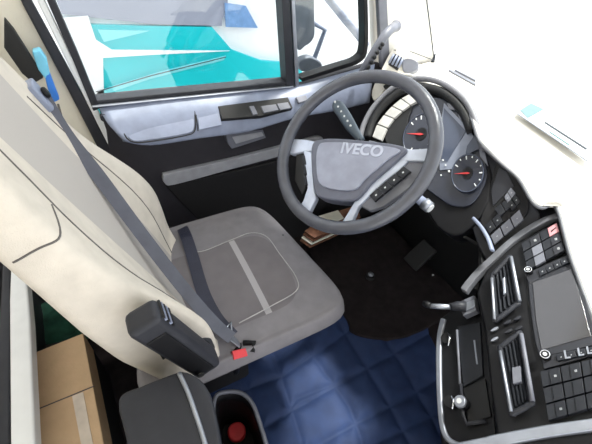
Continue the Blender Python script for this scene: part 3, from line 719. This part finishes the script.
# armrest folded up
ar0, ar1 = ony(147, 312, .385), ony(212, 360, .385)
t = (ar1-ar0).normalized(); sd = V((0, 1, 0)); nn = t.cross(sd).normalized()
if nn.x < 0: nn = -nn
mid = (ar0+ar1)/2; Ln = (ar1-ar0).length
b.box(mid-nn*.012, Ln, .048, .058, 'charcoal', (t, sd, nn)); arm = build('armrest', b, seat, bevel=.012, seg=3, label='dark grey folded armrest')
b = MB(); b.box(mid-nn*.014-sd*.025+t*.01, Ln-.06, .004, .036, 'black', (t, sd, nn)); build('armrest_panel', b, seat, bevel=.002)
b = MB()
for k in range(5): b.box(ar0+t*(.012+k*.008)+nn*.018, .004, .036, .004, 'door_light' if k % 2 else 'rubber', (t, sd, nn))
build('armrest_vent', b, seat)
b = MB(); c = ar1-t*.04-nn*.02-sd*.034; b.cyl(c, -sd, .007, .003, 'rubber'); build('armrest_screw', b, seat)
b = MB(); b.prism([(158, 352), (166, 348), (171, 355), (163, 361)], PY(.415), .02, 'rubber'); build('hole_box', b, seat, bevel=.003)  # dark box added where the backrest side has a square hole
b = MB(); b.tube([ar1-nn*.02+V((0, .03, 0)), ar1-nn*.02+V((.0, .07, -.01))], .035, 'charcoal', 20); build('armrest_pivot', b, seat)
# belt shoulder guide, belts, buckle
gd = ony(37, 97, .90)
b = MB(); b.box(gd, .03, .05, .06, 'door_light', (NB, V((0, 1, 0)), UB)); b.cyl(gd+NB*.015, NB, .012, .01, 'black'); build('belt_guide', b, seat, bevel=.01, seg=3)
bp = [gd+NB*.01, ony(66, 135, .86), ony(100, 178, .79), ony(140, 232, .70), ony(185, 290, .58), ony(216, 325, .50), ony(232, 338, .46)]
b = MB(); b.tube(spline(bp, 6), 0, 'belt', flat=(.031, .0018, lambda s_: V((0, -1, 0)).lerp(V((.5, .35, .3)), 1).lerp(V((.75, .35, 0)), s_))); build('shoulder_belt', b, seat, label='grey shoulder belt')
b = MB(); b.tube(spline([onz(181, 226, .60), onz(186, 236, .632), onz(193, 258, .634), onz(203, 292, .632), onz(216, 318, .634), onz(232, 336, .64)], 5), 0, 'belt_dark', flat=(.036, .0018, (1, 0, .1))); build('lap_belt', b, seat, label='dark lap belt across cushion')
b = MB(); b.tube([onz(222, 334, .64), onz(231, 322, .64)], .0022, 'chrome', 8); b.tube([onz(231, 322, .64), onz(232, 333, .64)], .002, 'silver', 8); b.tube([onz(226, 334, .64), onz(240, 345, .61)], 0, 'silver', flat=(.022, .003, (0, 1, 0))); build('belt_tongue', b, seat)
b = MB(); b.tube([onz(236, 346, .61), onz(238, 352, .58), onz(236, 372, .42)], [.015, .014, .009], 'black', 12); build('buckle', b, seat)
bq_ = Plane(onz(239, 356, .60), (.1, -.5, .86))
b = MB(); b.prism([(232, 351), (246, 348), (248, 356), (234, 360)], bq_, .014, 'red', .012); build('buckle_button', b, seat, bevel=.002, label='red release button')
b = MB(); b.tube([onz(243, 343, .61), onz(254, 343, .61), onz(252, 352, .6)], .008, 'black', 10); build('buckle_strap', b, seat)
# far side bracket below backrest
b = MB(); b.tube([V((.1, .97, .58)), V((.14, .98, .52))], .02, 'rubber', 12); build('belt_anchor', b, seat, bevel=.002)

# headrest strap & blue item on pillar
b = MB(); b.prism([(4, 18), (14, 30), (28, 52), (44, 78), (34, 84), (22, 74), (4, 48)], PY(1.12), .02, 'rubber'); tag(build('belt_cover', b, bevel=.004), 'dark strap cover on the cream pillar behind the seat', 'cover')
bi = thing('plastic_clip', ony(45, 80, 1.13), 'small blue plastic clip hanging on the cream pillar above the seat', 'clip')
b = MB(); b.prism([(32, 52), (40, 50), (47, 60), (50, 74), (46, 80), (38, 70)], PY(1.12), .03, 'cyan_light'); build('clip_body', b, bi, bevel=.004)
b = MB(); b.prism([(44, 74), (50, 74), (56, 90), (60, 100), (54, 103), (48, 90)], PY(1.12), .025, 'blue'); build('clip_leg', b, bi, bevel=.004)
b = MB(); b.tube([ony(58, 104, 1.15), ony(64, 125, 1.14), ony(78, 146, 1.14)], .003, 'seam', 6); build('cord', b, bi)

# =================================================================== FLOOR
seams = []
for ln in ([(240, 372), (251, 392), (262, 425), (268, 460)], [(262, 335), (274, 355), (301, 439), (306, 470)], [(300, 330), (313, 355), (349, 405), (362, 440), (370, 470)], [(325, 300), (337, 319), (389, 405), (408, 440), (425, 470)], [(372, 320), (400, 360), (436, 425), (450, 460)],
           [(225, 398), (247, 389), (284, 375), (335, 341), (360, 322)], [(230, 444), (267, 426), (293, 410), (365, 370), (400, 350), (436, 330)], [(289, 412), (296, 399), (332, 385), (359, 372)], [(290, 459), (328, 439), (355, 424), (400, 402), (440, 378)], [(362, 450), (400, 432), (440, 412)]):
    P = [onz(x, y, z0+.012) for x, y in ln]; seams += list(zip(P[:-1], P[1:]))
def sd_(p):
    best = 9
    for a, c in seams:
        ab = c-a; t_ = max(0, min(1, (p-a).dot(ab)/ab.length_squared)); d = (p-a-ab*t_).length
        if d < best: best = d
    return best
from mathutils import noise
MQ = ((-.05, -.1), (.78, -.1), (.86, .78), (-.05, .78))
def matf(u, v):
    x, y = quad((-.02, -.05, 0), (.80, -.05, 0), (1.12, .70, 0), (.0, .86, 0), u, v)[:2]
    p = V((x, y, z0+.012)); d = sd_(p)
    z = .012*(1-math.exp(-(d/.016)**1.3)) + .008*noise.noise(V((x*7, y*7, 0))) + .003*noise.noise(V((x*22, y*22, 3)))
    return V((x, y, z0+.006+z))
b = MB(); b.grid(matf, 170, 170, 'mat_blue'); mt = build('floor_mat', b, smooth=True); tag(mt, 'blue quilted leatherette floor mat beside the driver seat', 'floor mat')
so = mt.modifiers.new('s', 'SOLIDIFY'); so.thickness = .006; so.offset = -1
# black carpet piece in the footwell
cp = [(300, 226), (322, 280), (347, 318), (352, 330), (369, 337), (400, 337), (425, 328), (445, 318), (520, 300), (500, 200), (380, 190)]
b = MB()
def cfn(u, v):
    x, y = quad((.42, .80, 0), (1.27, .42, 0), (1.27, 1.12, 0), (.45, 1.12, 0), u, v)[:2]
    return V((x, y, z0+.03+.006*noise.noise(V((x*9, y*9, 1)))))
P = [onz(x, y, z0+.035) for x, y in spline(cp[:9], 3)] 
P = [p for p in P] + [V((1.26, P[-1].y, z0+.035)), V((1.26, 1.12, z0+.035)), V((.4, 1.12, z0+.035))]
b.poly(P, [p-V((0, 0, .03)) for p in P], 'carpet'); tag(build('footwell_carpet', b, bevel=.006), 'black carpet covering the footwell under the steering wheel', 'carpet')
b = MB(); c = onz(371, 274, z0+.06); b.cyl(c-V((0, 0, .03)), (0, 0, 1), .022, .02, 'rubber'); b.ball(c-V((0, 0, .002)), .014, 'silver', (1, 1, .6)); tag(build('floor_button', b), 'small round button with silver cap on the footwell carpet', 'button')
pd = thing('pedal', onz(430, 262, .2), 'black pedal with a glint modelled as a pale chip deep in the footwell', 'pedal')
b = MB(); c = onz(420, 255, .2); b.box(c, .14, .09, .02, 'rubber', (V((.7, 0, .7)), V((0, 1, 0)), V((-.7, 0, .7)))); build('pedal_plate', b, pd, bevel=.004)
b = MB(); b.box(onz(433, 275, .2), .008, .006, .004, 'icon'); build('pedal_glint', b, pd, label='small glint modelled as a pale chip')  # pale chip modelled in place of a highlight
b = MB(); b.tube([c, c+V((.12, 0, -.08))], .012, 'rubber'); build('pedal_arm', b, pd)
# papers in the door pocket
pp_ = thing('paper_stack', ony(320, 225, 1.02), 'stack of brown and white folded papers on the floor by the door', 'papers')
for k in range(4):
    b = MB(); dx = k*1.5; b.prism([(300+dx, 240-k*3), (322+dx, 224-k*3), (352+dx, 214-k*3), (356+dx, 226-k*3), (310+dx, 247-k*3)], PZ(.24+.015*k), .008, ('brown', 'paper', 'brown', 'brown')[k]); build('folded_paper', b, pp_, bevel=.001)
b = MB(); b.prism([(318, 216), (338, 210), (344, 218), (330, 224)], PZ(.31), .004, 'paper'); build('loose_sheet', b, pp_, bevel=.001)

# =================================================================== BETWEEN AND BEHIND THE SEATS
cz = .84
cs = thing('storage_console', onz(170, 400, .3), 'dark grey padded storage box with rounded lid between the seats', 'storage box')
lid = spline([(118, 399), (140, 386), (165, 376), (182, 371), (196, 376), (206, 386), (214, 405), (222, 450), (228, 500), (135, 500), (126, 440)], 3, True)
b = MB(); b.prism(lid, PZ(cz), .07, 'charcoal'); build('lid', b, cs, bevel=.018, seg=4)
b = MB(); b.prism(lid, PZ(cz-.075), cz-.075-z0, 'black'); build('box_body', b, cs, bevel=.01)
b = MB(); b.tube([PZ(cz+.002).p(x, y) for x, y in spline([(179, 373), (187, 390), (195, 412), (204, 440), (215, 480)], 4)], .004, 'silver', 8); build('lid_highlight', b, cs)  # silver tube added as the highlight along the lid's edge
ch = thing('cup_holder', onz(240, 425, .2), 'dark oval cup holder with silver rim beside the storage box', 'cup holder')
rimp = [PZ(.40).p(x, y) for x, y in spline([(215, 398), (226, 392), (241, 393), (252, 403), (260, 424), (268, 455), (262, 480), (240, 485), (222, 460), (214, 425)], 4, True)]
b = MB(); b.tube(rimp, .006, 'grey', 10, closed=True); build('rim', b, ch)
b = MB(); n = len(rimp)
def cupw(u, v):
    c = sum(rimp, V())/n; k = int(round(u*n)) % n; p = c.lerp(rimp[k], 1-.1*v); p.z = .40-.22*v; return p
b.grid(cupw, n, 4, 'black', closed_u=True); bt = [cupw(k/n, 1) for k in range(n)]; b.poly(bt, [p-V((0, 0, .01)) for p in bt], 'rubber')
o = build('cup', b, ch); so = o.modifiers.new('s', 'SOLIDIFY'); so.thickness = .004
b = MB(); c = onz(237, 434, .21); b.cyl(c, (0, 0, 1), .028, .03, 'red'); tag(build('bottle_cap', b, bevel=.006), 'round dull red lid lying inside the cup holder', 'lid')
# cardboard box
cb = thing('cardboard_box', onz(65, 390, .2), 'brown cardboard box with pale tape on the floor behind the seat', 'box')
bx = [(33, 353), (83, 333), (104, 444), (108, 480), (20, 480), (20, 358)]
b = MB(); b.prism(bx, PZ(.5), .10, 'card'); build('carton', b, cb, bevel=.003)
b = MB(); b.prism([(72, 396), (83, 392), (96, 460), (84, 460)], PZ(.502), .0015, 'tape'); build('tape', b, cb)
b = MB(); b.prism(band([(33, 411), (94, 386)], 1.0), PZ(.5015), .001, 'seam'); build('flap_gap', b, cb)
b = MB(); b.prism([(12, 225), (25, 260), (30, 320), (35, 444), (36, 480), (10, 480), (9, 300)], PZ(.62), .04, 'white'); b.prism([(4, 225), (11, 225), (10, 480), (-10, 480)], PZ(.61), .53, 'charcoal'); tag(build('bunk_edge', b, bevel=.006), 'white edge board of the bunk at the far left beside cardboard box', 'board')
b = MB(); b.prism([(20, 352), (84, 334), (103, 444), (107, 480), (20, 490)], PZ(.395), .30, 'rubber'); tag(build('shade_block', b, bevel=.004), 'black block added for the dark shade under the cardboard box', 'filler block')  # black block added to give the shade below the carton
b = MB(); c = onz(48, 322, .35)
b.grid(lambda u, v: c + V(((u-.5)*.3, (v-.5)*.24, .03*noise.noise(V((u*5, v*5, 2)))+.03*math.sin(PI*u)*math.sin(PI*v))), 24, 24, 'green'); o = build('green_cloth', b, smooth=True); tag(o, 'crumpled green cloth in the dark gap behind the seat', 'cloth')
so = o.modifiers.new('s', 'SOLIDIFY'); so.thickness = .01

b = MB(); b.box((.15, .2, 2.33), 2.0, 2.2, .06, 'cream'); struct('ceiling', b)
# =================================================================== LIGHT
w = bpy.data.worlds.new('sky'); bpy.context.scene.world = w; w.use_nodes = True
bg = w.node_tree.nodes['Background']; bg.inputs['Color'].default_value = (.93, .96, 1, 1); bg.inputs['Strength'].default_value = 2.2
sl = bpy.data.lights.new('sun', 'SUN'); sl.energy = 9.0; sl.angle = math.radians(8); sl.color = (1, .96, .9)
so_ = bpy.data.objects.new('sun', sl); col.objects.link(so_)
sdir = V((.38, .12, 1.0)); so_.rotation_euler = sdir.to_track_quat('Z', 'Y').to_euler()
vs = bpy.context.scene.view_settings
vs.view_transform = 'Standard'; vs.look = 'None'; vs.exposure = 0.0; vs.gamma = 1.0; vs.use_curve_mapping = False
